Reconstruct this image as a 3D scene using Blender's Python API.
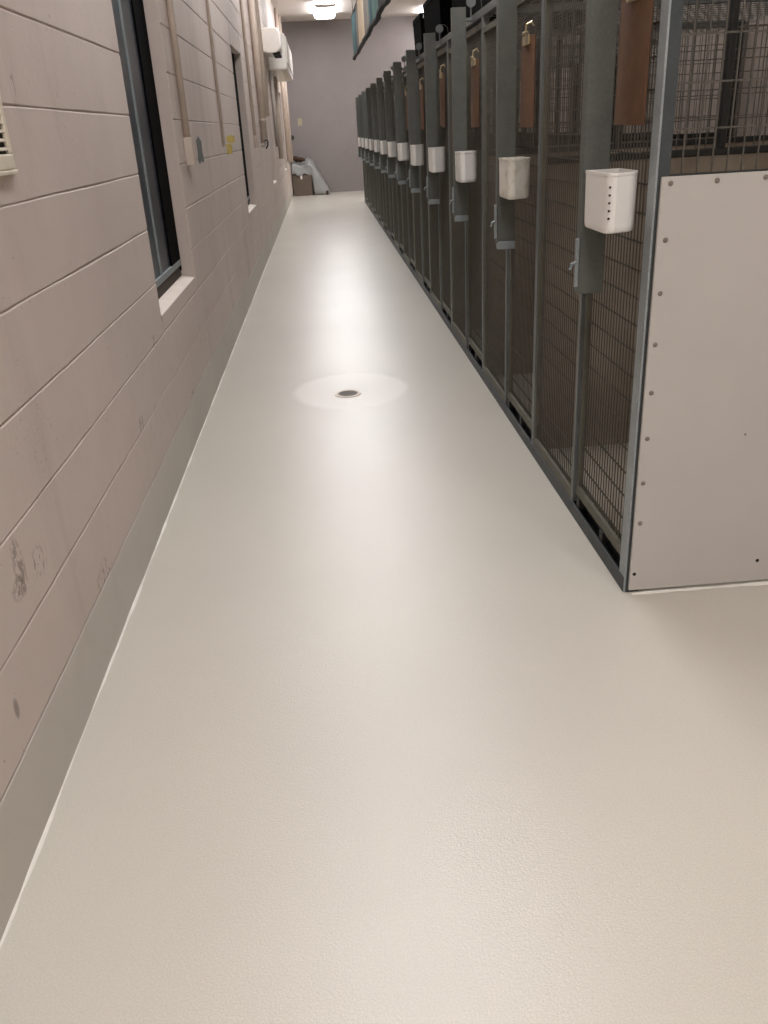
import bpy, bmesh, math, random
from mathutils import Vector, Matrix

for o in list(bpy.data.objects):
    bpy.data.objects.remove(o)
scene = bpy.context.scene
col = scene.collection
random.seed(7)

# ------------------------------------------------------------------ camera
F_PX, PITCH, ROLL, YAW, CAM_H = 842.8, 0.42662, -0.05494, 0.04814, 1.332
XL, XR = -0.696, 0.827          # left wall face, kennel front face (aisle 1.52 m)
cp, sp, cy, sy = math.cos(PITCH), math.sin(PITCH), math.cos(YAW), math.sin(YAW)
Fw = Vector((sy * cp, cy * cp, -sp))
R0 = Vector((cy, -sy, 0))
U0 = R0.cross(Fw)
Rr = R0 * math.cos(ROLL) + U0 * math.sin(ROLL)
Ur = U0 * math.cos(ROLL) - R0 * math.sin(ROLL)
cam_d = bpy.data.cameras.new('camera')
cam = bpy.data.objects.new('camera', cam_d)
col.objects.link(cam)
m = Matrix((Rr, Ur, -Fw)).transposed().to_4x4()
m.translation = (0, 0, CAM_H)
cam.matrix_world = m
cam_d.sensor_fit = 'VERTICAL'
cam_d.sensor_height = 32.0
cam_d.lens = F_PX * 32.0 / 1024.0
cam_d.clip_start = 0.02
scene.camera = cam

# ------------------------------------------------------------------ world and exposure
w = bpy.data.worlds.new('night')
scene.world = w
w.use_nodes = True
w.node_tree.nodes['Background'].inputs[0].default_value = (0.02, 0.025, 0.04, 1)
w.node_tree.nodes['Background'].inputs[1].default_value = 0.3
vs = scene.view_settings
vs.view_transform = 'Standard'
vs.look = 'None'
vs.gamma = 1
vs.exposure = 0.82
vs.use_curve_mapping = False
LAMP = 13.0                     # emission strength of the ceiling fixtures

# ------------------------------------------------------------------ materials
def lin(c):
    return tuple(((v / 255) / 12.92 if v / 255 <= 0.04045 else ((v / 255 + 0.055) / 1.055) ** 2.4) for v in c)

class N:
    """small node helper"""
    def __init__(s, name):
        s.m = bpy.data.materials.new(name)
        s.m.use_nodes = True
        s.t = s.m.node_tree
        s.b = s.t.nodes['Principled BSDF']
        s._co = None
    def co(s):
        if s._co is None:
            g = s.t.nodes.new('ShaderNodeNewGeometry')
            s._co = g.outputs['Position']
        return s._co
    def node(s, typ, **kw):
        n = s.t.nodes.new(typ)
        for k, v in kw.items():
            setattr(n, k, v)
        return n
    def link(s, a, b):
        s.t.links.new(a, b)
    def noise(s, scale, detail=4, rough=0.55, stretch=None, vec=None):
        n = s.node('ShaderNodeTexNoise')
        n.inputs['Scale'].default_value = scale
        n.inputs['Detail'].default_value = detail
        n.inputs['Roughness'].default_value = rough
        src = vec or s.co()
        if stretch:
            mp = s.node('ShaderNodeMapping')
            mp.inputs['Scale'].default_value = stretch
            s.link(src, mp.inputs[0])
            src = mp.outputs[0]
        s.link(src, n.inputs['Vector'])
        return n.outputs['Fac']
    def ramp(s, fac, a, b):
        r = s.node('ShaderNodeMapRange')
        r.clamp = True
        r.inputs['From Min'].default_value = a
        r.inputs['From Max'].default_value = b
        s.link(fac, r.inputs[0])
        return r.outputs[0]
    def math(s, op, a, b=None):
        n = s.node('ShaderNodeMath', operation=op)
        for i, v in enumerate((a, b)):
            if v is None: continue
            if isinstance(v, (int, float)): n.inputs[i].default_value = v
            else: s.link(v, n.inputs[i])
        return n.outputs[0]
    def mix(s, fac, a, b):
        n = s.node('ShaderNodeMix', data_type='RGBA')
        if isinstance(fac, (int, float)): n.inputs[0].default_value = fac
        else: s.link(fac, n.inputs[0])
        for i, v in ((6, a), (7, b)):
            if isinstance(v, tuple): n.inputs[i].default_value = (*v[:3], 1)
            else: s.link(v, n.inputs[i])
        return n.outputs[2]
    def color(s, c):
        if isinstance(c, tuple): s.b.inputs['Base Color'].default_value = (*c[:3], 1)
        else: s.link(c, s.b.inputs['Base Color'])
    def bump(s, h, strength=0.3, dist=0.002):
        n = s.node('ShaderNodeBump')
        n.inputs['Strength'].default_value = strength
        n.inputs['Distance'].default_value = dist
        s.link(h, n.inputs['Height'])
        s.link(n.outputs[0], s.b.inputs['Normal'])
    def set(s, **kw):
        for k, v in kw.items():
            inp = s.b.inputs[k.replace('_', ' ')]
            if isinstance(v, (int, float)) or isinstance(v, tuple): inp.default_value = v
            else: s.link(v, inp)

M = {}

def plain(name, rgb, rough=0.5, metal=0.0, vary=0.12, scale=12, bump=0.0, spec=0.5, bscale=200):
    n = N(name)
    c = lin(rgb)
    d = tuple(x * (1 - vary) for x in c)
    e = tuple(min(1, x * (1 + vary)) for x in c)
    n.color(n.mix(n.ramp(n.noise(scale), 0.3, 0.7), d, e))
    n.set(Roughness=rough, Metallic=metal)
    n.b.inputs['Specular IOR Level'].default_value = spec
    if bump: n.bump(n.noise(bscale, 3), bump, 0.002)
    M[name] = n.m
    return n

def sepxyz(n):
    s = n.node('ShaderNodeSeparateXYZ')
    n.link(n.co(), s.inputs[0])
    return s.outputs

def spot_mask(n, y, z, ry, rz, scale, thr, stretch):
    """blotchy mark of its own shape around one place of the left wall"""
    o = sepxyz(n)
    dy = n.math('DIVIDE', n.math('SUBTRACT', o[1], y), ry)
    dz = n.math('DIVIDE', n.math('SUBTRACT', o[2], z), rz)
    d = n.math('ADD', n.math('MULTIPLY', dy, dy), n.math('MULTIPLY', dz, dz))
    near = n.ramp(d, 1.0, 0.3)
    spk = n.ramp(n.noise(scale, 5, 0.7, stretch), thr, thr + 0.05)
    return n.math('MULTIPLY', near, spk)

def wall_paint(name, rgb, marks=True):
    n = N(name)
    c = lin(rgb)
    base = n.mix(n.ramp(n.noise(1.1, 4), 0.3, 0.7), tuple(x * 0.93 for x in c), tuple(x * 1.05 for x in c))
    base = n.mix(n.math('MULTIPLY', n.ramp(n.noise(5, 5), 0.52, 0.75), 0.25), base, tuple(v * k for v, k in zip(c, (0.80, 0.76, 0.73))))
    if marks:
        dark = lin((104, 88, 76))
        for (y, z, ry, rz, sc, th, st) in ((1.62, 0.535, 0.035, 0.075, 75, 0.47, (1, 1, 0.5)), (1.60, 0.495, 0.05, 0.03, 90, 0.46, (1, 1, 0.8)),
                                           (1.73, 0.49, 0.06, 0.045, 85, 0.54, (1, 1, 0.5)),
                                           (1.44, 0.302, 0.014, 0.028, 40, 0.30, (1, 1, 0.5)),
                                           (2.16, 0.225, 0.10, 0.045, 70, 0.52, (1, 1, 0.35)), (2.88, 0.43, 0.04, 0.035, 60, 0.48, (1, 1, 0.3)),
                                           (3.97, 0.21, 0.06, 0.03, 50, 0.48, (1, 1, 0.3)), (3.3, 0.63, 0.05, 0.03, 60, 0.50, (1, 1, 0.3)),
                                           (2.24, 1.46, 0.02, 0.05, 70, 0.50, (1, 1, 0.3)), (3.2, 0.36, 0.30, 0.10, 60, 0.60, (1, 1, 0.25)),
                                           (1.85, 0.74, 0.25, 0.12, 80, 0.615, (1, 1, 1)), (4.6, 0.45, 0.6, 0.2, 45, 0.60, (1, 1, 0.25))):
            mk = spot_mask(n, y, z, ry, rz, sc, th, st)
            base = n.mix(n.math('MULTIPLY', mk, 0.65), base, dark)
        # faint vertical drip stains and scattered pits
        drip = n.ramp(n.noise(3.2, 4, 0.6, (1, 1, 0.12)), 0.56, 0.68)
        base = n.mix(n.math('MULTIPLY', drip, 0.16), base, lin((105, 92, 82)))
        pit = n.ramp(n.noise(70, 2, 0.5), 0.735, 0.765)
        base = n.mix(n.math('MULTIPLY', pit, 0.7), base, dark)
    n.color(base)
    n.set(Roughness=0.62)
    h = n.math('ADD', n.noise(55, 4, 0.6), n.math('MULTIPLY', n.noise(9, 3), 1.5))
    n.bump(h, 0.35, 0.003)
    M[name] = n.m

wall_paint('block_paint', (195, 181, 172))
wall_paint('base_paint', (190, 184, 174), False)
wall_paint('end_paint', (132, 125, 124), False)
wall_paint('plain_wall', (166, 152, 140), False)

# glossy grey-beige epoxy floor with a whiter repaired ring around the drain
n = N('epoxy_floor')
o = sepxyz(n)
c = lin((203, 198, 186))
base = n.mix(n.ramp(n.noise(0.9, 4), 0.3, 0.7), tuple(x * 0.95 for x in c), tuple(x * 1.03 for x in c))
base = n.mix(n.math('MULTIPLY', n.ramp(n.noise(300, 2), 0.4, 0.68), 0.22), base, lin((250, 244, 232)))
dx = n.math('DIVIDE', n.math('SUBTRACT', o[0], 0.072), 0.325)
dy = n.math('DIVIDE', n.math('SUBTRACT', o[1], 4.62), 0.355)
d = n.math('SQRT', n.math('ADD', n.math('MULTIPLY', dx, dx), n.math('MULTIPLY', dy, dy)))
d = n.math('ADD', d, n.math('MULTIPLY', n.math('SUBTRACT', n.noise(6, 5), 0.5), 0.16))
ring = n.ramp(d, 1.04, 0.92)
base = n.mix(n.math('MULTIPLY', ring, 0.65), base, lin((244, 240, 232)))
n.color(base)
ro = n.math('ADD', n.math('MULTIPLY', n.ramp(n.noise(1.5, 4), 0.3, 0.7), 0.08), 0.30)
n.set(Roughness=n.math('ADD', ro, n.math('MULTIPLY', ring, 0.15)))
n.b.inputs['Specular IOR Level'].default_value = 0.5
n.set(Coat_Weight=0.8, Coat_Roughness=0.28)
n.b.inputs['Coat IOR'].default_value = 1.55
hh = n.math('ADD', n.noise(210, 3, 0.6), n.math('MULTIPLY', n.noise(14, 3), 0.5))
n.bump(hh, 0.42, 0.002)
n.link(n.b.inputs['Normal'].links[0].from_socket, n.b.inputs['Coat Normal'])
M['epoxy_floor'] = n.m

def galv(name, rgb, metal=0.45, rough=0.48):
    n = N(name)
    c = lin(rgb)
    v = n.node('ShaderNodeTexVoronoi')
    v.inputs['Scale'].default_value = 130
    n.link(n.co(), v.inputs['Vector'])
    f = n.math('ADD', n.math('MULTIPLY', n.noise(14, 5), 0.7), n.math('MULTIPLY', v.outputs['Distance'], 0.3))
    n.color(n.mix(n.ramp(f, 0.3, 0.85), tuple(x * 0.8 for x in c), tuple(x * 1.15 for x in c)))
    n.set(Metallic=metal, Roughness=rough)
    M[name] = n.m
galv('galvanized', (114, 118, 117))
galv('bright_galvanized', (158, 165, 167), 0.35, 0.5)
galv('deep_grey_steel', (72, 77, 78), 0.35, 0.55)
galv('channel_steel', (100, 102, 97), 0.3, 0.55)
galv('wire_steel', (96, 92, 84), 0.4, 0.5)
galv('dark_steel', (52, 52, 50), 0.4, 0.5)
galv('aluminium', (150, 158, 160), 0.35, 0.45)
galv('rail_dirty', (104, 102, 90), 0.3, 0.6)

n = N('kennel_panel')                                     # inner partition sheets, off-white with brown grime
c = lin((156, 144, 128))
f = n.ramp(n.noise(2.4, 6, 0.65, (1, 1, 0.5)), 0.35, 0.72)
n.color(n.mix(f, c, lin((104, 88, 70))))
n.set(Roughness=0.5)
M['kennel_panel'] = n.m

n = plain('end_sheet', (189, 184, 178), 0.42, vary=0.03, scale=3, bump=0.05, bscale=60)
plain('white_plastic', (236, 233, 228), 0.35, vary=0.03, scale=5)
M['white_plastic'].node_tree.nodes['Principled BSDF'].inputs['Subsurface Weight'].default_value = 0.15
M['white_plastic'].node_tree.nodes['Principled BSDF'].inputs['Subsurface Radius'].default_value = (0.01, 0.01, 0.01)
n = N('dirty_plastic')
n.color(n.mix(n.math('MULTIPLY', n.ramp(n.noise(16, 5, 0.65), 0.45, 0.68), 0.65), lin((226, 222, 212)), lin((168, 160, 122))))
n.set(Roughness=0.4)
M['dirty_plastic'] = n.m
plain('hardboard', (104, 72, 48), 0.6, vary=0.14, scale=26)
plain('brass', (205, 188, 150), 0.3, metal=0.8, vary=0.1)
plain('bolt_grey', (128, 120, 112), 0.5, metal=0.3)
plain('hole_black', (20, 19, 18), 0.8)
plain('grille_white', (218, 208, 190), 0.4, vary=0.05)
plain('pipe_paint', (198, 182, 168), 0.5, vary=0.06, bump=0.1, bscale=40)
plain('box_paint', (190, 175, 163), 0.5, vary=0.06)
plain('pipe_grey', (170, 160, 152), 0.5, vary=0.1, scale=5)
plain('blue_grey_patch', (92, 95, 92), 0.8, vary=0.15)
plain('yellow_patch', (186, 160, 70), 0.8, vary=0.28, scale=18)
plain('sill_white', (236, 224, 212), 0.5, vary=0.05, bump=0.2, bscale=40)
plain('black_frame', (4, 4, 5), 0.8, spec=0.05)
plain('slate_glass', (48, 53, 61), 0.3, vary=0.15, scale=3)
plain('dark_brown', (58, 48, 40), 0.7)
plain('ceiling_white', (206, 200, 194), 0.8, vary=0.04, scale=2, bump=0.15, bscale=90)
plain('lamp_housing', (230, 228, 224), 0.4, vary=0.03)
plain('ac_white', (232, 226, 218), 0.25, vary=0.03)
plain('teal_cloth', (24, 78, 84), 0.75, vary=0.2, scale=6)
plain('pale_teal_cloth', (78, 124, 118), 0.75, vary=0.15, scale=6)
plain('cream_cloth', (212, 194, 166), 0.75, vary=0.06, scale=6)
plain('grey_cloth', (112, 108, 101), 0.8, vary=0.1, scale=6)
plain('navy_cloth', (34, 44, 58), 0.8, vary=0.1, scale=6)
plain('charcoal_cloth', (58, 62, 62), 0.8, vary=0.15, scale=6)
plain('black_hem', (18, 22, 22), 0.7)
plain('black_plastic', (6, 6, 7), 0.9, vary=0.2, spec=0.04)
plain('label_white', (240, 238, 236), 0.5, vary=0.02)
plain('cardboard', (100, 88, 76), 0.8, vary=0.08)
n = plain('plastic_sheet', (148, 149, 148), 0.3, vary=0.08, scale=8, bump=0.3, bscale=18)
plain('dark_rag', (62, 44, 30), 0.9, vary=0.4, scale=20)
plain('switch_plate', (168, 158, 132), 0.5)
plain('caulk', (232, 228, 218), 0.4, vary=0.05, bump=0.4, bscale=60)
n = N('lamp_diffuser')
n.color((0.9, 0.9, 0.9))
n.b.inputs['Emission Color'].default_value = (1.0, 0.992, 1.01, 1)
n.b.inputs['Emission Strength'].default_value = LAMP
M['lamp_diffuser'] = n.m

# ------------------------------------------------------------------ mesh helpers
class MB:
    def __init__(s):
        s.v, s.f, s.smooth = [], [], False
    def face(s, pts):
        i = len(s.v)
        s.v += [tuple(p) for p in pts]
        s.f.append(tuple(range(i, i + len(pts))))
    def box(s, x0, x1, y0, y1, z0, z1):
        i = len(s.v)
        s.v += [(x0, y0, z0), (x1, y0, z0), (x1, y1, z0), (x0, y1, z0), (x0, y0, z1), (x1, y0, z1), (x1, y1, z1), (x0, y1, z1)]
        for q in ((0, 3, 2, 1), (4, 5, 6, 7), (0, 1, 5, 4), (1, 2, 6, 5), (2, 3, 7, 6), (3, 0, 4, 7)):
            s.f.append(tuple(i + k for k in q))
        return s
    def bbox(s, x0, x1, y0, y1, z0, z1, b=0.003):
        """box with bevelled edges"""
        bm = bmesh.new()
        bmesh.ops.create_cube(bm, size=1)
        for v in bm.verts:
            v.co = Vector(((x0 + x1) / 2 + v.co.x * (x1 - x0), (y0 + y1) / 2 + v.co.y * (y1 - y0), (z0 + z1) / 2 + v.co.z * (z1 - z0)))
        bmesh.ops.bevel(bm, geom=list(bm.edges), offset=b, segments=2, affect='EDGES', profile=0.5)
        i = len(s.v)
        bm.verts.index_update()
        s.v += [tuple(v.co) for v in bm.verts]
        for f in bm.faces:
            s.f.append(tuple(i + v.index for v in f.verts))
        bm.free()
        return s
    def tube(s, path, r, n=10, cap=True):
        path = [Vector(p) for p in path]
        rings = []
        up = None
        for k, p in enumerate(path):
            d = (path[min(k + 1, len(path) - 1)] - path[max(k - 1, 0)]).normalized()
            a = d.cross(Vector((0.13, 0.27, 0.95)))
            if a.length < 1e-3 or abs(d.z) > 0.9: a = d.cross(Vector((0, 1, 0)))
            a.normalize()
            b = d.cross(a)
            rr = r[k] if isinstance(r, (list, tuple)) else r
            i = len(s.v)
            for j in range(n):
                t = 2 * math.pi * j / n
                s.v.append(tuple(p + a * math.cos(t) * rr + b * math.sin(t) * rr))
            rings.append(i)
        for k in range(len(rings) - 1):
            A, B = rings[k], rings[k + 1]
            for j in range(n):
                s.f.append((A + j, A + (j + 1) % n, B + (j + 1) % n, B + j))
        if cap:
            s.f.append(tuple(rings[0] + j for j in reversed(range(n))))
            s.f.append(tuple(rings[-1] + j for j in range(n)))
        return s
    def loft(s, loops, closed=True, cap0=False, cap1=False):
        n = len(loops[0])
        base = []
        for L in loops:
            base.append(len(s.v))
            s.v += [tuple(p) for p in L]
        for k in range(len(loops) - 1):
            A, B = base[k], base[k + 1]
            for j in range(n if closed else n - 1):
                s.f.append((A + j, A + (j + 1) % n, B + (j + 1) % n, B + j))
        if cap0: s.f.append(tuple(base[0] + j for j in reversed(range(n))))
        if cap1: s.f.append(tuple(base[-1] + j for j in range(n)))
        return s
    def mesh(s, name, mat, smooth=False, fix=True):
        me = bpy.data.meshes.new(name)
        me.from_pydata(s.v, [], s.f)
        if fix:
            bm = bmesh.new(); bm.from_mesh(me)
            bmesh.ops.recalc_face_normals(bm, faces=bm.faces)
            bm.to_mesh(me); bm.free()
        me.materials.append(M[mat])
        if smooth:
            for p in me.polygons: p.use_smooth = True
        me.update()
        return me

def put(name, me, parent=None, loc=(0, 0, 0), rot=(0, 0, 0)):
    o = bpy.data.objects.new(name, me)
    col.objects.link(o)
    o.location = loc
    o.rotation_euler = rot
    if parent: o.parent = parent
    return o

def obj(name, mb, mat, parent=None, loc=(0, 0, 0), rot=(0, 0, 0), smooth=False):
    return put(name, mb.mesh(name, mat, smooth), parent, loc, rot)

def tag(o, label=None, cat=None, group=None, kind=None):
    if label: o['label'] = label
    if cat: o['category'] = cat
    if group: o['group'] = group
    if kind: o['kind'] = kind
    return o

def thing(name, label, cat, loc=(0, 0, 0), group=None, rot=(0, 0, 0)):
    o = put(name, None, None, loc, rot)
    return tag(o, label, cat, group)

ORD = ['first', 'second', 'third', 'fourth', 'fifth', 'sixth', 'seventh', 'eighth', 'ninth', 'tenth', 'eleventh', 'twelfth', 'thirteenth']

# ------------------------------------------------------------------ the room
Y0, Y1, XB, ZC = -4.0, 21.57, 2.70, 3.58
fl = obj('floor', MB().box(XL - 0.2, XB + 0.15, Y0 - 0.15, Y1 + 0.15, -0.1, 0), 'epoxy_floor'); tag(fl, kind='structure')
ce = obj('ceiling', MB().box(XL - 0.2, XB + 0.15, Y0 - 0.15, Y1 + 0.15, ZC, ZC + 0.1), 'ceiling_white'); tag(ce, kind='structure')
we = obj('wall_end', MB().box(XL - 0.2, XB + 0.15, Y1, Y1 + 0.15, 0, ZC), 'end_paint'); tag(we, kind='structure')
wb = obj('wall_back', MB().box(XL - 0.2, XB + 0.15, Y0 - 0.15, Y0, 0, ZC), 'plain_wall'); tag(wb, kind='structure')
wr = obj('wall_right', MB().box(XB, XB + 0.15, Y0, Y1, 0, ZC), 'plain_wall'); tag(wr, kind='structure')

# left wall: core with window openings, block courses as separate strips proud of the joints
CH = 0.2032
WIN = [(3.548, 4.560), (8.325, 9.320), (13.10, 14.08), (17.88, 18.86)]
WZ0, WZ1 = 0.678, 2.055
core = MB()
e = 0.014
ys = [Y0]
for a, b in WIN: ys += [a - e, b + e]
ys.append(Y1)
for k in range(0, len(ys), 2):
    core.box(XL - 0.2, XL - 0.005, ys[k], ys[k + 1], 0, ZC)
for a, b in WIN:
    core.box(XL - 0.2, XL - 0.005, a - e, b + e, 0, WZ0 - e)
    core.box(XL - 0.2, XL - 0.005, a - e, b + e, WZ1 + e, ZC)
wl = obj('wall_left', core, 'block_paint'); tag(wl, kind='structure')

rj = random.Random(3)
def course(ya, yb, z0, z1, mat, name, jb=True, jt=True):
    """one painted block course: chamfered strip with slightly uneven edges"""
    nseg = max(2, int((yb - ya) / 0.09))
    loops = []
    w0 = w1 = 0
    for i in range(nseg + 1):
        y = ya + (yb - ya) * i / nseg
        w0 = 0.6 * w0 + rj.uniform(-0.0011, 0.0011)
        w1 = 0.6 * w1 + rj.uniform(-0.0011, 0.0011)
        a = z0 + ((0.0018 + w0) if jb else 0)
        b = z1 - ((0.0018 + w1) if jt else 0)
        if i in (0, nseg): a += 0.002 * jb; b -= 0.002 * jt
        cb = 0.003 if jb else 0.0005
        ct = 0.003 if jt else 0.0005
        bul = rj.uniform(-0.0006, 0.0006)
        loops.append([(XL - 0.06, y, a), (XL - 0.0025, y, a), (XL + bul, y, a + cb), (XL + bul, y, b - ct), (XL - 0.0025, y, b), (XL - 0.06, y, b)])
    mb = MB().loft(loops, True, True, True)
    return mb.mesh(name, mat)

for k in range(18):
    z0, z1 = k * CH, min(ZC, (k + 1) * CH)
    if k == 0:
        bo = put('baseboard_left', course(Y0, Y1, z0, z1, 'base_paint', 'baseboard_left', jb=False))
        tag(bo, kind='structure')
        continue
    if z1 <= WZ0 or z0 >= WZ1:
        put('block_course', course(Y0, Y1, z0, z1, 'block_paint', 'block_course'), wl)
        continue
    for j in range(0, len(ys), 2):
        ya = ys[j] + (e if j else 0)
        yb = ys[j + 1] - (e if j + 2 < len(ys) else 0)
        put('block_course', course(ya, yb, z0, z1, 'block_paint', 'block_course'), wl)
    for a, b in WIN:
        if z0 < WZ0: put('block_course', course(a, b, z0, WZ0, 'block_paint', 'block_course', jt=False), wl)
        if z1 > WZ1: put('block_course', course(a, b, WZ1, z1, 'block_paint', 'block_course', jb=False), wl)

# windows: black lined, grey aluminium sash, dark night panes, sloping white sill
for i, (a, b) in enumerate(WIN):
    wd = put('window_%d' % (i + 1), None, None, (XL, a, WZ0)); tag(wd, kind='structure')
    W, H = b - a, WZ1 - WZ0
    mb = MB()
    mb.box(-0.16, -0.062, W - 0.02, W, 0.04, H); mb.box(-0.16, -0.062, 0, 0.02, 0.04, H)
    mb.box(-0.16, -0.062, 0.02, W - 0.02, H - 0.02, H)
    mb.box(-0.115, -0.062, W - 0.27, W - 0.02, 0.095, H - 0.02)
    obj('jamb_lining', mb, 'black_frame', wd)
    mb = MB().box(-0.085, -0.064, 0.455, 0.485, 0.095, H - 0.02)
    obj('mullion', mb, 'aluminium', wd)
    obj('pane', MB().box(-0.075, -0.070, 0.485, W - 0.27, 0.095, H - 0.02), 'slate_glass', wd)
    obj('pane', MB().box(-0.075, -0.070, 0.02, 0.455, 0.095, H - 0.02), 'slate_glass', wd)
    obj('bottom_rail', MB().bbox(-0.125, -0.06, 0.02, W - 0.02, 0.066, 0.096, 0.003), 'aluminium', wd)
    obj('sub_sill', MB().box(-0.16, -0.068, 0.0, W, 0.0, 0.066), 'dark_brown', wd)
    mb = MB()
    n_ = 14
    loops = []
    for q in range(n_ + 1):
        y = W * q / n_
        j = random.uniform(-0.004, 0.004)
        loops.append([(-0.16, y, -0.02), (-0.003, y, -0.02), (-0.003, y, 0.0), (-0.050 + j, y, 0.010), (-0.075, y, 0.012), (-0.16, y, 0.012)])
    mb.loft(loops, True, True, True)
    obj('window_sill', mb, 'sill_white', wd)

# caulk beads where the floor coating meets the wall and the end panel
def bead(pts_fn, n_, r, name):
    loops = []
    rr = random.Random(11)
    jr = 0
    for i in range(n_ + 1):
        (x, y), (nx, ny) = pts_fn(i / n_)
        jr = 0.55 * jr + rr.uniform(-0.45, 0.5)
        q = max(0.35, 1 + jr) * r
        loops.append([(x, y, 0.0), (x + nx * q * 1.4, y + ny * q * 1.4, 0.0005), (x + nx * q * 0.7, y + ny * q * 0.7, q * 0.6), (x, y, q * 0.9)])
    return MB().loft(loops, True, True, True)
t1 = obj('trim_1', bead(lambda t: ((XL - 0.001, 0.5 + (Y1 - 0.5) * t), (1, 0)), 420, 0.0042, 'c'), 'caulk'); tag(t1, kind='structure')
t2 = obj('trim_2', bead(lambda t: ((XR + 0.02 + 1.8 * t, 2.187), (0, -1)), 80, 0.005, 'c'), 'caulk'); tag(t2, kind='structure')

# floor drain
dr = thing('floor_drain', 'round metal floor drain in the whitish repaired ring', 'drain', (0.055, 4.545, 0))
def annulus(r0, r1, z0, z1, n_=40):
    L = []
    for r, z in ((r0, z0), (r1, z0), (r1, z1), (r0, z1), (r0, z0)):
        L.append([(r * math.cos(2 * math.pi * k / n_), r * math.sin(2 * math.pi * k / n_), z) for k in range(n_)])
    return MB().loft(L)
obj('drain_ring', annulus(0.056, 0.074, 0.0, 0.004), 'sill_white', dr, smooth=False)
g = MB()
n_ = 36
L = [[(r * math.cos(2 * math.pi * k / n_), r * math.sin(2 * math.pi * k / n_), z) for k in range(n_)] for r, z in ((0.058, 0.001), (0.0575, 0.0022))]
g.loft(L, True, True, True)
obj('drain_plate', g, 'bolt_grey', dr)
g = MB()
for k in range(-3, 4):
    hw = math.sqrt(max(0, 0.047 ** 2 - (k * 0.0125) ** 2))
    g.box(-hw, hw, k * 0.0125 - 0.002, k * 0.0125 + 0.002, 0.0022, 0.0026)
obj('drain_slots', g, 'hole_black', dr)

# ------------------------------------------------------------------ ceiling lamps
def lamp(x, y, length, label, width=0.44):
    t = thing('ceiling_lamp', label, 'ceiling lamp', (x, y, ZC), 'fluorescent ceiling lamps')
    h = MB().box(-width / 2 + 0.02, width / 2 - 0.02, -length / 2 + 0.02, length / 2 - 0.02, -0.03, 0.0)
    obj('housing', h, 'lamp_housing', t)
    prof = [(-width / 2, -0.03), (-width / 2 + 0.02, -0.085), (-width / 2 + 0.07, -0.105), (width / 2 - 0.07, -0.105), (width / 2 - 0.02, -0.085), (width / 2, -0.03)]
    d = MB().loft([[(px, yy, pz) for px, pz in prof] for yy in (-length / 2 + 0.03, length / 2 - 0.03)], True, False, False)
    obj('diffuser', d, 'lamp_diffuser', t)
    for s in (-1, 1):
        yy = s * (length / 2 - 0.03)
        c = MB().loft([[(px * 1.01, yy, pz * 1.02) for px, pz in prof], [(px * 1.01, yy + s * 0.03, pz * 1.02) for px, pz in prof]], True, True, True)
        obj('end_cap', c, 'lamp_housing', t)
LY = [19.45, 17.2, 13.3, 10.2, 6.9, 3.4, -0.4, -2.6]
LT = ['bright fluorescent lamp on the ceiling, the one closest to the end wall', 'bright ceiling lamp second from the end wall, cut by the photo top']
for i, y in enumerate(LY):
    lamp(0.31, y, 1.83 if i < 2 else 1.3, LT[i] if i < 2 else 'ceiling lamp over the aisle, %s from the end wall' % ORD[i])
lamp(2.52, 20.5, 1.3, 'ceiling lamp behind the black crates, over the far kennel end', 0.3)
lamp(1.9, -1.0, 1.3, 'added fill lamp, out of view, on the ceiling in front of the white end panel')  # extra unseen lamp, added to brighten the near wall and floor

# ------------------------------------------------------------------ kennels
UW, NK, KD, KH = 1.22, 13, 1.86, 1.835

def wires(mb, plane, u0, u1, v0, v1, du, dv, r, off, r2=None):
    """welded wire grid of thin square rods; plane 'x' (u=y), 'y' (u=x) or 'z' (u=x, v=y)"""
    r2 = r2 or r
    def rod(a0, a1, b0, b1, c0, c1):
        if plane == 'x': mb.box(c0, c1, a0, a1, b0, b1)
        elif plane == 'y': mb.box(a0, a1, c0, c1, b0, b1)
        else: mb.box(a0, a1, b0, b1, c0, c1)
    k = int(round((u1 - u0) / du))
    for i in range(k + 1):
        u = u0 + (u1 - u0) * i / k
        rod(u - r, u + r, v0, v1, off - r, off + r)
    k = int(round((v1 - v0) / dv))
    for i in range(k + 1):
        v = v0 + (v1 - v0) * i / k
        rod(u0, u1, v - r2, v + r2, off + r, off + r + 2 * r2)
    return mb

K = {}
K['post'] = MB().bbox(0, 0.032, -0.02, 0.02, 0, KH, 0.003).mesh('post', 'galvanized')
mb = MB()
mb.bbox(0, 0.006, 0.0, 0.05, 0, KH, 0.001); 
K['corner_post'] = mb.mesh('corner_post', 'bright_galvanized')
K['header'] = MB().bbox(0, 0.04, 0.02, UW - 0.02, KH - 0.036, KH, 0.003).mesh('header_rail', 'galvanized')
for nm_, t0 in (('threshold', -0.02), ('threshold_near', 0.003)):
    mb = MB(); mb.bbox(-0.002, 0.006, t0, UW - 0.02, 0, 0.05, 0.002); mb.box(0.006, 0.045, t0, UW - 0.02, 0, 0.012); mb.bbox(0.04, 0.048, t0, UW - 0.02, 0, 0.045, 0.002)
    K[nm_] = mb.mesh('threshold', 'deep_grey_steel')
K['mid'] = MB().bbox(0.002, 0.022, 0.588, 0.610, 0.05, KH - 0.036, 0.002).mesh('middle_post', 'galvanized')
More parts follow.
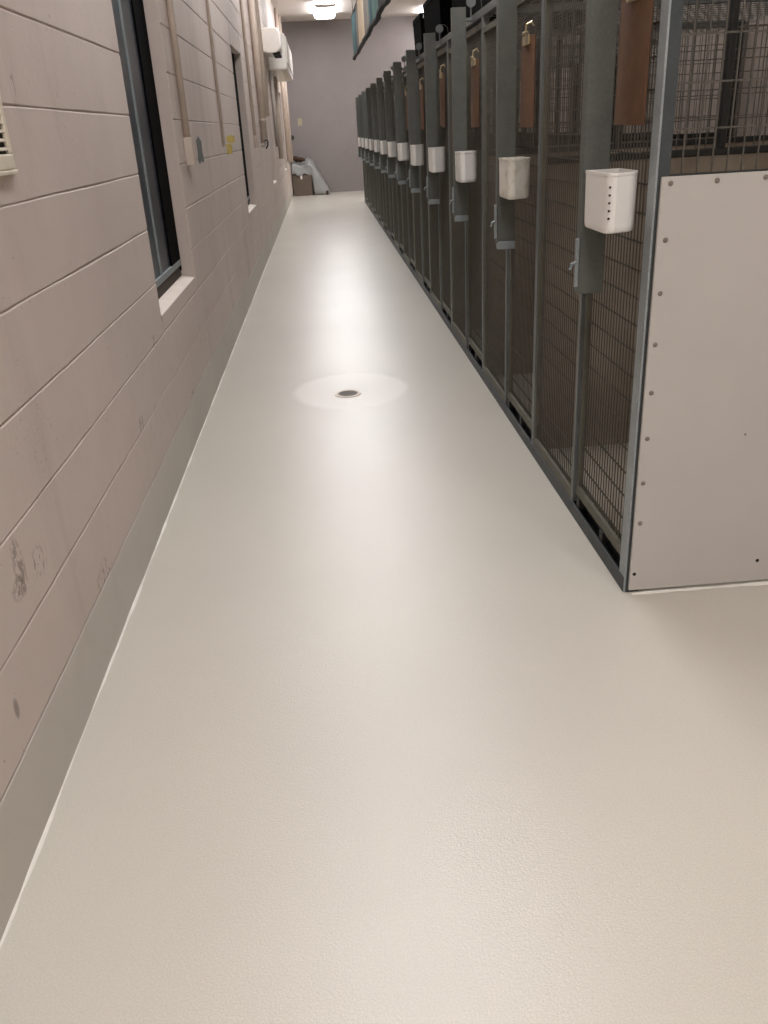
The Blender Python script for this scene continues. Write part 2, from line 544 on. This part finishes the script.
# near half: sliding door, set back, on a bottom track
DY0, DY1 = 0.052, 0.583
mb = MB()
mb.bbox(0.012, 0.040, DY0, DY1, 0.082, 0.118, 0.002); mb.bbox(0.012, 0.036, DY0, DY1, 1.755, 1.785, 0.002)
mb.bbox(0.014, 0.034, DY0, DY0 + 0.016, 0.118, 1.755, 0.002); mb.bbox(0.014, 0.034, DY1 - 0.016, DY1, 0.118, 1.755, 0.002)
K['door'] = mb.mesh('door', 'rail_dirty')
K['door_mesh'] = wires(MB(), 'x', DY0 + 0.01, DY1 - 0.01, 0.116, 1.76, 0.0254, 0.0762, 0.0016, 0.024, 0.002).mesh('wire_mesh', 'wire_steel')
K['block'] = MB().bbox(0.006, 0.040, 0, 0.03, 0.045, 0.084, 0.002).mesh('roller_block', 'dark_steel')
# far half: fixed mesh panel with an open slot under the header
PY0, PY1 = 0.614, UW - 0.022
mb = MB()
mb.bbox(0.002, 0.030, PY0, PY1, 0.05, 0.088, 0.002); mb.bbox(0.002, 0.026, PY0, PY1, 1.725, 1.752, 0.002)
mb.bbox(0.004, 0.024, PY0, PY0 + 0.012, 0.088, 1.725, 0.002); mb.bbox(0.004, 0.024, PY1 - 0.012, PY1, 0.088, 1.725, 0.002)
K['fixed'] = mb.mesh('fixed_panel', 'rail_dirty')
K['fixed_mesh'] = wires(MB(), 'x', PY0 + 0.008, PY1 - 0.008, 0.086, 1.73, 0.0254, 0.0762, 0.0016, 0.014, 0.002).mesh('wire_mesh', 'wire_steel')
# partition between two kennels
K['sheet'] = MB().bbox(0.034, KD, -0.006, 0.006, 0.02, 1.175, 0.002).mesh('partition_sheet', 'kennel_panel')
K['sheet_rail'] = MB().bbox(0.034, KD, -0.012, 0.012, 1.175, 1.20, 0.003).mesh('sheet_rail', 'dark_steel')
K['part_mesh'] = wires(MB(), 'y', 0.036, KD, 1.2, KH - 0.03, 0.0381, 0.1016, 0.0016, 0.0, 0.002).mesh('wire_mesh', 'wire_steel')
mb = MB(); mb.bbox(0.04, KD, -0.015, 0.015, KH - 0.03, KH, 0.003)
K['top_rail'] = mb.mesh('top_rail', 'galvanized')
K['part_post'] = MB().bbox(0.69, 0.714, -0.016, 0.016, 1.2, KH - 0.03, 0.003).mesh('partition_post', 'dark_steel')
K['rear_post'] = MB().bbox(KD - 0.035, KD, -0.02, 0.02, 0, KH, 0.003).mesh('rear_post', 'dark_steel')
K['roof'] = wires(MB(), 'z', 0.04, KD, 0.016, UW - 0.022, 0.0508, 0.1016, 0.0018, KH - 0.012, 0.002).mesh('roof_mesh', 'wire_steel')
# cable channel standing off the door towards the aisle
CX0, CX1, CY = -0.109, -0.037, 0.254
mb = MB()
mb.bbox(CX0, CX1, CY, CY + 0.003, 0.865, 1.87, 0.0008)
mb.bbox(CX0, CX0 + 0.003, CY + 0.002, CY + 0.04, 0.865, 1.87, 0.0008)
mb.bbox(CX1 - 0.003, CX1, CY + 0.002, CY + 0.04, 0.865, 1.87, 0.0008)
mb.box(CX0, CX1, CY + 0.001, CY + 0.04, 1.866, 1.87)
K['channel'] = mb.mesh('cable_channel', 'channel_steel')
K['bracket'] = MB().bbox(CX1 - 0.002, 0.02, CY + 0.012, CY + 0.034, -0.008, 0.008, 0.002).mesh('channel_bracket', 'galvanized')
K['boot'] = MB().bbox(CX0 + 0.002, CX1 + 0.004, CY - 0.006, CY + 0.03, 0.84, 0.872, 0.003).mesh('channel_boot', 'aluminium')
mb = MB()
mb.bbox(CX0 - 0.012, CX0 - 0.002, CY - 0.004, CY + 0.008, 0.885, 1.02, 0.002)
mb.tube([(CX0 - 0.007, CY, 0.955), (CX0 - 0.024, CY - 0.004, 0.95), (CX0 - 0.028, CY - 0.006, 0.936)], 0.005, 8)
K['latch'] = mb.mesh('latch', 'aluminium')
def disc(r, h, axis_y=True, n_=24):
    L = []
    for rr, yy in ((r * 0.35, -h / 2), (r, -h / 2), (r * 0.86, 0), (r, h / 2), (r * 0.35, h / 2)):
        L.append([(rr * math.cos(2 * math.pi * k / n_), yy, rr * math.sin(2 * math.pi * k / n_)) for k in range(n_)])
    return MB().loft(L, True, True, True)
K['pulley'] = disc(0.024, 0.014).mesh('pulley', 'galvanized')
mb = MB(); mb.tube([(0, 0, 0.003), (0, 0, -0.05)], 0.004, 8)
K['stem'] = mb.mesh('pulley_stem', 'galvanized')
mb = MB(); mb.tube([(0, -0.01, 0.004), (0.03, -0.01, 0.004), (0.052, -0.01, -0.012), (0.058, -0.01, -0.06), (0.058, -0.01, -0.6)], 0.0018, 6)
K['cable'] = mb.mesh('cable', 'wire_steel')

def put_partition(th, y, post=True):
    s = put('partition', K['sheet'], th, (0, y, 0))
    put('sheet_rail', K['sheet_rail'], s)
    tag(put('wire_mesh', K['part_mesh'], s), kind='stuff')
    put('top_rail', K['top_rail'], s); put('partition_post', K['part_post'], s); put('rear_post', K['rear_post'], s)

for k in range(NK):
    if k == 0: lb = 'nearest galvanized wire dog kennel, the one with the white riveted end panel'
    elif k == NK - 1: lb = 'farthest galvanized wire dog kennel, last of the row before the end wall'
    else: lb = 'galvanized wire dog kennel, %s in the row counted from the white end panel' % ORD[k]
    th = thing('dog_kennel', lb, 'kennel', (XR, 2.2 + UW * k, 0), 'dog kennels along the aisle')
    if k == 0:
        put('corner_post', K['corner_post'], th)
        obj('end_frame', MB().bbox(0.006, 0.036, 0.0, 0.006, 0, KH, 0.001), 'deep_grey_steel', th)  # darker grey strip on the near face, beside the paler aisle-side plate
    else:
        put('post', K['post'], th)
        put_partition(th, 0)
    if k == NK - 1:
        put('post', K['post'], th, (0, UW, 0)); put_partition(th, UW)
    put('header_rail', K['header'], th); put('threshold', K['threshold' if k else 'threshold_near'], th); put('middle_post', K['mid'], th)
    d = put('door', K['door'], th)
    tag(put('wire_mesh', K['door_mesh'], d), kind='stuff')
    put('roller_block', K['block'], d, (0, 0.25, 0)); put('roller_block', K['block'], d, (0, 0.52, 0))
    f = put('fixed_panel', K['fixed'], th)
    tag(put('wire_mesh', K['fixed_mesh'], f), kind='stuff')
    tag(put('roof_mesh', K['roof'], th), kind='stuff')
    c = put('cable_channel', K['channel'], th)
    put('channel_bracket', K['bracket'], c, (0, 0, 1.12)); put('channel_bracket', K['bracket'], c, (0, 0, 1.815))
    if k: put('channel_boot', K['boot'], c)
    put('latch', K['latch'], c)
    put('pulley', K['pulley'], c, (-0.008, CY + 0.02, 1.892)); put('pulley_stem', K['stem'], c, (-0.008, CY + 0.02, 1.87))
    put('cable', K['cable'], c, (-0.008, CY + 0.03, 1.91))
    if k == 0:
        ep = obj('end_panel', MB().bbox(0.012, KD, -0.012, -0.002, 0.012, 1.188, 0.002), 'end_sheet', th)
        tag(ep, 'off-white sheet panel with bolt heads along its edges')
        bolts = [(0.857, 0.238), (0.856, 0.366), (0.857, 0.501), (0.858, 0.634), (0.857, 0.768), (0.859, 0.903), (0.861, 1.037), (0.862, 1.172), (0.98, 1.173), (1.104, 1.174), (1.23, 1.174), (1.14, 0.493)]
        bm_ = MB()
        L = []
        for rr, yy in ((0.0065, 0.0), (0.0062, -0.002), (0.0035, -0.0036)):
            L.append([(rr * math.cos(2 * math.pi * q / 14), yy, rr * math.sin(2 * math.pi * q / 14)) for q in range(14)])
        bolt_me = bm_.loft(L, True, True, True).mesh('bolt_head', 'bolt_grey')
        for (bx, bz) in bolts:
            q = put('bolt_head', bolt_me, ep, (bx - XR, -0.012, bz))
            if bx > 1.13 and bz < 1: q.scale = (0.5, 0.5, 0.5)
        for (bx, bz) in ((0.852, 0.068), (1.231, 0.082)):
            q = obj('bolt_hole', disc(0.0055, 0.001), 'hole_black', ep, (bx - XR, -0.0125, bz))
        um = wires(MB(), 'y', 0.03, KD, 1.19, KH - 0.03, 0.0381, 0.1016, 0.0017, 0.008, 0.0021)
        tag(obj('wire_mesh', um, 'wire_steel', th), kind='stuff')
        put('top_rail', K['top_rail'], th, (0, 0.016, 0))
        obj('panel_rail', MB().bbox(0.034, KD, 0.001, 0.02, 1.17, 1.192, 0.002), 'dark_steel', th)
        put('rear_post', K['rear_post'], th, (0, 0.022, 0))

# ------------------------------------------------------------------ white plastic cups beside each channel
def cup_loop(s, z, inset=0.0):
    """rounded tub outline: flat on the kennel side, small radius at the aisle corner, wide at the other"""
    x0, x1, y0, y1 = 0.722 + inset, 0.818 - inset, -0.208 + inset, -0.006 - inset
    cx, cyy = 0.772, -0.08
    pts = []
    def arc(cx_, cy_, r, a0, a1, n_):
        for i in range(n_ + 1):
            a = math.radians(a0 + (a1 - a0) * i / n_)
            pts.append((cx_ + r * math.cos(a), cy_ + r * math.sin(a)))
    r1, r2, r3 = 0.024 - inset * .5, 0.055 - inset * .5, 0.006
    arc(x0 + r1, y0 + r1, r1, 180, 270, 6)
    arc(x1 - r2, y0 + r2 + 0.012, r2, 285, 360, 6)
    arc(x1 - r3, y1 - r3, r3, 0, 90, 3)
    arc(x0 + r3, y1 - r3, r3, 90, 180, 3)
    return [(cx + (px - cx) * s - XR, cyy + (py - cyy) * s, z) for px, py in pts]
def cup_mesh(mat):
    L = [cup_loop(0.90, 1.052), cup_loop(0.95, 1.056), cup_loop(0.975, 1.066), cup_loop(1.0, 1.19), cup_loop(1.02, 1.194), cup_loop(1.02, 1.2),
         cup_loop(0.99, 1.2, 0.004), cup_loop(0.93, 1.06, 0.004)]
    return MB().loft(L, True, True, True).mesh('feed_cup', mat)
cup_me, cup_dirty = cup_mesh('white_plastic'), cup_mesh('dirty_plastic')
holes = MB()
for i in range(5):
    z = 1.09 + i * 0.019
    L = [[(0.7325 - XR + 0.0022 * math.cos(t * 0.7854) , -0.1995 - 0.0022 * math.cos(t * 0.7854), z + 0.003 * math.sin(t * 0.7854)) for t in range(8)],
         [(0.7295 - XR + 0.0022 * math.cos(t * 0.7854), -0.2030 - 0.0022 * math.cos(t * 0.7854), z + 0.003 * math.sin(t * 0.7854)) for t in range(8)]]
    holes.loft(L, True, True, True)
for k in range(NK):
    if k == 0: lb = 'white plastic feed cup with a row of dots, largest and nearest, on the first kennel'
    elif k == 1: lb = 'stained white plastic feed cup on the second kennel from the white end panel'
    elif k == NK - 1: lb = 'farthest white plastic feed cup, on the last kennel'
    else: lb = 'white plastic feed cup on the %s kennel from the white end panel' % ORD[k]
    c = thing('feed_cup', lb, 'cup', (XR, 2.2 + UW * k + CY, 0), 'white cups on the kennel fronts')
    put('cup_body', cup_dirty if k == 1 else cup_me, c)
    if k == 0: tag(obj('dot_row', holes, 'dark_brown', c), 'column of five small dark dots')

# ------------------------------------------------------------------ clipboards hung on the kennel doors
cb_me = MB().bbox(-0.002, 0.002, -0.115, 0.115, -0.315, 0, 0.001).mesh('board', 'hardboard')
mb = MB()
mb.bbox(-0.012, -0.002, -0.05, 0.05, -0.03, 0.004, 0.003)
mb.tube([(-0.009, -0.045, 0.0), (-0.014, -0.045, 0.014), (-0.012, 0.045, 0.016), (-0.009, 0.045, 0.0)], 0.003, 6)
clip_me = mb.mesh('clip', 'brass')
mb = MB()
mb.tube([(-0.004, 0, -0.01), (-0.012, 0, 0.01), (-0.008, 0, 0.04), (0.012, 0, 0.05), (0.02, 0, 0.035)], 0.0035, 8)
hook_me = mb.mesh('hook', 'brass')
for k, (dy, dz, tilt) in enumerate(((0.21, 0, 0.01), (0.20, 0, 0.0), (0.19, 0.005, -0.01), (0.22, 0.015, 0.06), (0.2, 0, 0.02), (0.2, 0, 0.0), (0.2, 0, -0.02))):
    lb = ['brown hardboard clipboard cut by the photo top, on the nearest kennel door', 'brown clipboard with a shiny clip on the second kennel door from the white end panel'][k] if k < 2 else \
        'brown clipboard hung on the %s kennel door from the white end panel' % ORD[k]
    t = thing('clipboard', lb, 'clipboard', (XR - 0.004, 2.2 + UW * k + dy, 1.622 + dz), 'clipboards on the kennel doors', (tilt, 0, 0))
    put('board', cb_me, t); put('clip', clip_me, t); put('hook', hook_me, t)

# ------------------------------------------------------------------ black crates on the kennel roofs
def crate(x0, x1, y0, y1, h, label, lab=False):
    z0 = KH + 0.002
    t = thing('storage_crate', label, 'crate', ((x0 + x1) / 2, (y0 + y1) / 2, z0), 'black crates on the kennel roofs')
    a, b = (x1 - x0) / 2, (y1 - y0) / 2
    body = MB().loft([[(-a * .94, -b * .94, 0), (a * .94, -b * .94, 0), (a * .94, b * .94, 0), (-a * .94, b * .94, 0)],
                      [(-a * .99, -b * .99, h - 0.05), (a * .99, -b * .99, h - 0.05), (a * .99, b * .99, h - 0.05), (-a * .99, b * .99, h - 0.05)]], True, True, True)
    obj('crate_body', body, 'black_plastic', t)
    obj('lid', MB().bbox(-a, a, -b, b, h - 0.05, h, 0.008), 'black_plastic', t)
    mb = MB()
    for q in range(5):
        x = -a * 0.8 + 1.6 * a * q / 4
        mb.box(x - 0.008, x + 0.008, -b * 0.985, -b * 0.955, 0.02, h - 0.05)
    obj('rib', mb, 'black_plastic', t)
    if lab: obj('sticker', MB().box(-a * 0.92, -a * 0.92 + 0.09, -b - 0.003, -b - 0.0005, h - 0.04, h - 0.015), 'label_white', t)
crate(0.89, 1.55, 7.85, 8.42, 0.335, 'low black crate with a white sticker on the kennel roof, farthest of the crates', True)
crate(0.90, 1.60, 6.75, 7.72, 0.375, 'black crate on the kennel roof, between the stickered and the tallest crate')
crate(0.90, 1.65, 4.85, 6.25, 0.52, 'tallest black crate on the kennel roof, nearest of the crates')

# ------------------------------------------------------------------ striped banner hanging over the aisle
bx = lambda y: 0.605 - (y - 10) * 0.0055
t = thing('hanging_banner', 'striped teal and cream cloth banner hanging from the ceiling beside the kennels', 'banner', (0, 0, 0))
stripes = [(13.60, 12.75, 'teal_cloth'), (12.75, 12.35, 'navy_cloth'), (12.35, 11.85, 'grey_cloth'), (11.85, 10.65, 'cream_cloth'), (10.65, 9.9, 'grey_cloth'),
           (9.9, 9.35, 'teal_cloth'), (9.35, 8.5, 'pale_teal_cloth'), (8.5, 8.2, 'navy_cloth'), (8.2, 7.0, 'charcoal_cloth'), (7.0, 6.2, 'teal_cloth')]
rb = random.Random(5)
for (ya, yb, mt) in stripes:
    loops = []
    n_ = 16
    for i in range(n_ + 1):
        y = ya + (yb - ya) * i / n_
        x = bx(y) + 0.006 * math.sin(y * 5.1) + 0.003 * math.sin(y * 13)
        zb = 2.255 + 0.006 * math.sin(y * 4)
        loops.append([(x - 0.006, y, zb), (x - 0.009, y, 2.5), (x - 0.006, y, 2.76), (x + 0.006, y, 2.76), (x + 0.009, y, 2.5), (x + 0.006, y, zb)])
    obj('cloth_stripe', MB().loft(loops, True, True, True), mt, t, smooth=False)
loops = []
for i in range(111):
    y = 13.61 - 7.42 * i / 110
    x = bx(y) + 0.006 * math.sin(y * 5.1) + 0.003 * math.sin(y * 13)
    zb = 2.255 + 0.006 * math.sin(y * 4)
    loops.append([(x - 0.022, y, zb - 0.012), (x + 0.022, y, zb - 0.012), (x + 0.022, y, zb + 0.012), (x - 0.022, y, zb + 0.012)])
obj('hem', MB().loft(loops, True, True, True), 'black_hem', t)
obj('top_rod', MB().tube([(bx(13.62), 13.62, 2.765), (bx(6.18), 6.18, 2.765)], 0.014, 10), 'black_hem', t)
for y in (13.3, 9.9, 6.5):
    obj('cord', MB().tube([(bx(y), y, 2.77), (bx(y), y, ZC)], 0.004, 6), 'black_hem', t)

# ------------------------------------------------------------------ things on the left wall
v = thing('wall_grille', 'off-white louvred air grille on the near block wall', 'grille', (XL, 1.915, 1.29))
W2, H2 = 0.188, 0.34
mb = MB()
mb.bbox(0, 0.012, -W2, W2, 0.0, 0.032, 0.003); mb.bbox(0, 0.012, -W2, W2, H2 - 0.032, H2, 0.003)
mb.bbox(0, 0.012, -W2, -W2 + 0.032, 0.032, H2 - 0.032, 0.003); mb.bbox(0, 0.012, W2 - 0.02, W2, 0.032, H2 - 0.032, 0.003)
obj('grille_frame', mb, 'grille_white', v)
obj('lip', MB().bbox(0.0, 0.015, -W2, W2 + 0.002, -0.010, -0.001, 0.002), 'grille_white', v)
obj('grille_back', MB().box(0, 0.003, -W2 + 0.03, W2 - 0.018, 0.03, H2 - 0.03), 'hole_black', v)
nl = 16
lou = MB().loft([[(0.004, yy, 0.0), (0.010, yy, -0.003), (0.010, yy, 0.0), (0.004, yy, 0.004)] for yy in (-W2 + 0.03, W2 - 0.018)], True, True, True).mesh('louvre', 'grille_white')
for i in range(nl):
    put('louvre', lou, v, (0, 0, 0.042 + (H2 - 0.072) * i / (nl - 1)))

def conduit(y, r, z0, z1, label, mat='pipe_paint', box=None, straps=(2.0, 2.9), nm='conduit'):
    t = thing(nm, label, 'pipe', (XL, y, z0))
    obj('pipe', MB().tube([(r * 1.02 + 0.001, 0, 0), (r * 1.02 + 0.001, 0, z1 - z0)], r, 14), mat, t, smooth=True)
    for z in straps:
        if z0 < z < z1:
            mb = MB().bbox(0, 0.004, -r - 0.022, r + 0.022, z - z0 - 0.01, z - z0 + 0.01, 0.001)
            mb.tube([(r * 1.02, 0, z - z0 - 0.009), (r * 1.02, 0, z - z0 + 0.009)], r + 0.003, 14)
            obj('strap', mb, mat, t)
    if box:
        (d, w_, h_) = box
        b = obj('junction_box', MB().bbox(0.0, d, -w_ / 2, w_ / 2, -h_, 0.0, 0.004), 'box_paint', t)
        obj('cover_plate', MB().bbox(d, d + 0.004, -w_ / 2 - 0.003, w_ / 2 + 0.003, -h_ - 0.003, 0.003, 0.001), 'box_paint', b)
    return t
conduit(4.83, 0.017, 1.34, ZC, 'painted conduit ending in a box just past the nearest window', box=(0.042, 0.07, 0.135))
conduit(6.68, 0.011, 1.27, ZC, 'thin painted conduit running down to the yellow patch')
conduit(9.95, 0.017, 1.33, ZC, 'painted conduit with a small box just past the second window', box=(0.05, 0.08, 0.12))
conduit(11.2, 0.04, 1.24, ZC, 'thick painted pipe on the wall before the white rounded air unit', 'pipe_paint', straps=(1.5, 2.9))
conduit(12.15, 0.04, 1.55, ZC, 'thickest painted pipe, just in front of the third window', 'pipe_paint', straps=(2.2,))
conduit(14.75, 0.03, 1.15, 2.20, 'grey pipe below the long white air unit', 'pipe_grey', straps=(1.9,))
conduit(15.6, 0.04, 0.95, 2.20, 'pale pipe under the middle of the long white air unit', 'pipe_paint', straps=(1.6,))
conduit(19.2, 0.035, 0.8, ZC, 'pale pipe just past the farthest window', 'pipe_paint', straps=())
conduit(20.4, 0.045, 0.75, ZC, 'pale pipe close to the end wall corner', 'pipe_paint', straps=())

# hook-shaped valve on the wall past the second window
t = thing('wall_valve', 'small dark valve with a curved handle below the thick painted pipe', 'valve', (XL, 11.0, 1.22))
obj('valve_body', MB().tube([(0, 0, 0), (0.05, 0, 0), (0.06, 0, 0.02), (0.062, 0, 0.05)], [0.018, 0.018, 0.015, 0.012], 10), 'pipe_grey', t)
obj('handle', MB().tube([(0.05, -0.05, 0.05), (0.08, -0.03, 0.055), (0.09, 0.0, 0.04), (0.085, 0.02, 0.0), (0.06, 0.03, -0.04)], 0.009, 8), 'dark_steel', t)

def patch(y0, y1, z0, z1, mat, seed, label):
    r_ = random.Random(seed)
    pts = []
    for i in range(26):
        a = 2 * math.pi * i / 26
        c_, s_ = math.cos(a), math.sin(a)
        q = max(abs(c_), abs(s_))
        k_ = (0.72 + 0.28 * r_.random()) / q
        pts.append(((y0 + y1) / 2 + c_ * k_ * (y1 - y0) / 2, (z0 + z1) / 2 + s_ * k_ * (z1 - z0) / 2))
    mb = MB().loft([[(XL - 0.002, y, z) for y, z in pts], [(XL + 0.0016, y, z) for y, z in pts]], True, True, True)
    p = obj('paint_patch', mb, mat, wl)
    tag(p, label)
patch(5.27, 5.53, 1.195, 1.345, 'blue_grey_patch', 4, 'blue-grey patch of bare wall')
patch(6.98, 7.75, 1.285, 1.345, 'yellow_patch', 9, 'yellow paint patch')
patch(6.92, 7.42, 1.205, 1.29, 'yellow_patch', 12, 'yellow paint patch')

# wall air units
t = thing('air_conditioner', 'rounded white air conditioner high on the block wall', 'air conditioner', (XL, 13.66, 2.385))
prof = []
D_, H_ = 0.255, 0.315
for (px, pz) in ((0, 0.02), (0, H_ - 0.01)): prof.append((px, pz))
for cx_, cz_, r_, a0, a1 in ((0.06, H_ - 0.05, 0.05, 110, 90), (D_ - 0.07, H_ - 0.07, 0.07, 90, 0), (D_ - 0.10, 0.10, 0.10, 0, -75)):
    for i in range(7):
        a = math.radians(a0 + (a1 - a0) * i / 6)
        prof.append((cx_ + r_ * math.cos(a), cz_ + r_ * math.sin(a)))
prof.append((0.08, 0.0))
obj('ac_body', MB().loft([[(px * .94 + .003, yy, H_ / 2 + (pz - H_ / 2) * .95) if e_ else (px, yy, pz) for px, pz in prof] for yy, e_ in ((-0.012, 1), (0.0, 0), (0.80, 0), (0.812, 1))], True, True, True), 'ac_white', t)
obj('vane', MB().bbox(0.13, 0.235, 0.03, 0.78, -0.016, 0.02, 0.004), 'hole_black', t)
obj('display', MB().box(0.085, 0.10, -0.0135, -0.0115, 0.17, 0.24), 'label_white', t)
t = thing('air_handler', 'long boxy white air unit on the wall beyond the rounded one', 'air conditioner', (XL, 14.72, 2.23))
obj('unit_body', MB().bbox(0, 0.29, 0, 3.3, 0, 0.50, 0.03), 'ac_white', t)
obj('bottom_vent', MB().bbox(0.18, 0.26, 0.2, 3.1, -0.004, 0.01, 0.002), 'grille_white', t)
obj('front_cover', MB().bbox(0.285, 0.305, 0.08, 3.22, 0.10, 0.46, 0.008), 'ac_white', t)

# ------------------------------------------------------------------ the far corner
t = thing('cardboard_box', 'brown cardboard box under a plastic sheet in the far corner', 'box', (-0.45, 21.2, 0))
obj('box_body', MB().bbox(-0.225, 0.215, -0.24, 0.24, 0.002, 0.46, 0.004), 'cardboard', t)
obj('box_flap', MB().bbox(-0.225, 0.215, -0.244, -0.2405, 0.33, 0.455, 0.001), 'cardboard', t)
obj('tape', MB().box(-0.04, 0.0, -0.2475, -0.2443, 0.36, 0.452), 'label_white', t)
ps = MB()
rows = []
rp = random.Random(21)
NX, NV = 22, 14
for j in range(NV + 1):
    row = []
    for i in range(NX + 1):
        u, vv = i / NX, j / NV
        # across: over the box then sloping down to the floor on the right
        if u < 0.56:
            x = -0.683 + 0.473 * u / 0.56
            ztop = 0.66 + 0.03 * math.sin(u * 17)
        else:
            q = (u - 0.56) / 0.44
            x = -0.21 + 0.38 * q
            ztop = 0.66 * (1 - q) ** 0.9 + 0.02
        # front to back
        if vv < 0.45:
            q = vv / 0.45
            zf = 0.45 + 0.03 * math.sin(u * 23) if u < 0.56 else 0.012
            z = zf + (ztop - zf) * q if zf < ztop else ztop
            y = 20.945 - 0.012 * math.sin(q * 3.1 + u * 9) - (0.02 if u >= 0.56 else 0) * (1 - q)
        else:
            q = (vv - 0.45) / 0.55
            z = ztop + 0.10 * q * (1 if u < 0.56 else max(0, 1 - (u - 0.56) / 0.44))
            y = 20.945 + 0.6 * q
        row.append((x + rp.uniform(-.006, .006), y + rp.uniform(-.006, .006), max(0.006, z + rp.uniform(-.008, .008))))
    rows.append(row)
ps.loft(rows, False)
pso = obj('plastic_sheet', ps, 'plastic_sheet', smooth=True)
md = pso.modifiers.new('thick', 'SOLIDIFY'); md.thickness = 0.004; md.offset = 0
tag(pso, 'pale plastic sheet draped over the brown box and onto the floor', 'plastic sheet')
mb = MB()
rr_ = random.Random(2)
L = []
for k in range(7):
    a = k / 6
    r_ = 0.075 * math.sin(math.pi * (0.1 + 0.8 * a)) + 0.01
    L.append([(-0.14 + 0.30 * a + rr_.uniform(-.01, .01), r_ * math.cos(q * math.pi / 5) * 1.2, 0.06 + 0.9 * r_ * math.sin(q * math.pi / 5) * rr_.uniform(.6, 1.1) + 0.05 * (1 - a)) for q in range(10)])
mb.loft(L, True, True, True)
rg = obj('dark_rag', mb, 'dark_rag', None, (-0.52, 21.1, 0.70)); tag(rg, 'crumpled dark brown rag on top of the plastic sheet', 'rag')
ds = obj('door_wedge', MB().loft([[(-0.03, -0.04, 0), (0.03, -0.04, 0), (0.03, 0.04, 0), (-0.03, 0.04, 0)], [(-0.03, -0.03, 0.085), (0.03, -0.03, 0.085), (0.028, 0.0, 0.09), (-0.028, 0.0, 0.09)]], True, True, True), 'dark_rag', None, (0.10, 20.86, 0.001))
tag(ds, 'small dark wedge on the floor beside the plastic sheet', 'wedge')
sw = thing('switch_plate', 'small yellowed plate on the end wall', 'wall plate', (-0.41, Y1, 1.56))
obj('plate', MB().bbox(-0.05, 0.05, -0.008, 0, -0.08, 0.08, 0.003), 'switch_plate', sw)
obj('toggle', MB().bbox(-0.008, 0.008, -0.018, -0.007, -0.015, 0.015, 0.002), 'switch_plate', sw)
kn = thing('hose_fitting', 'small dark fitting on the end wall beside the corner', 'fitting', (-0.62, Y1, 1.24))
obj('fitting_base', disc(0.05, 0.02), 'dark_steel', kn, (0, -0.012, 0))
obj('fitting_cap', disc(0.025, 0.03), 'dark_steel', kn, (0, -0.034, 0))
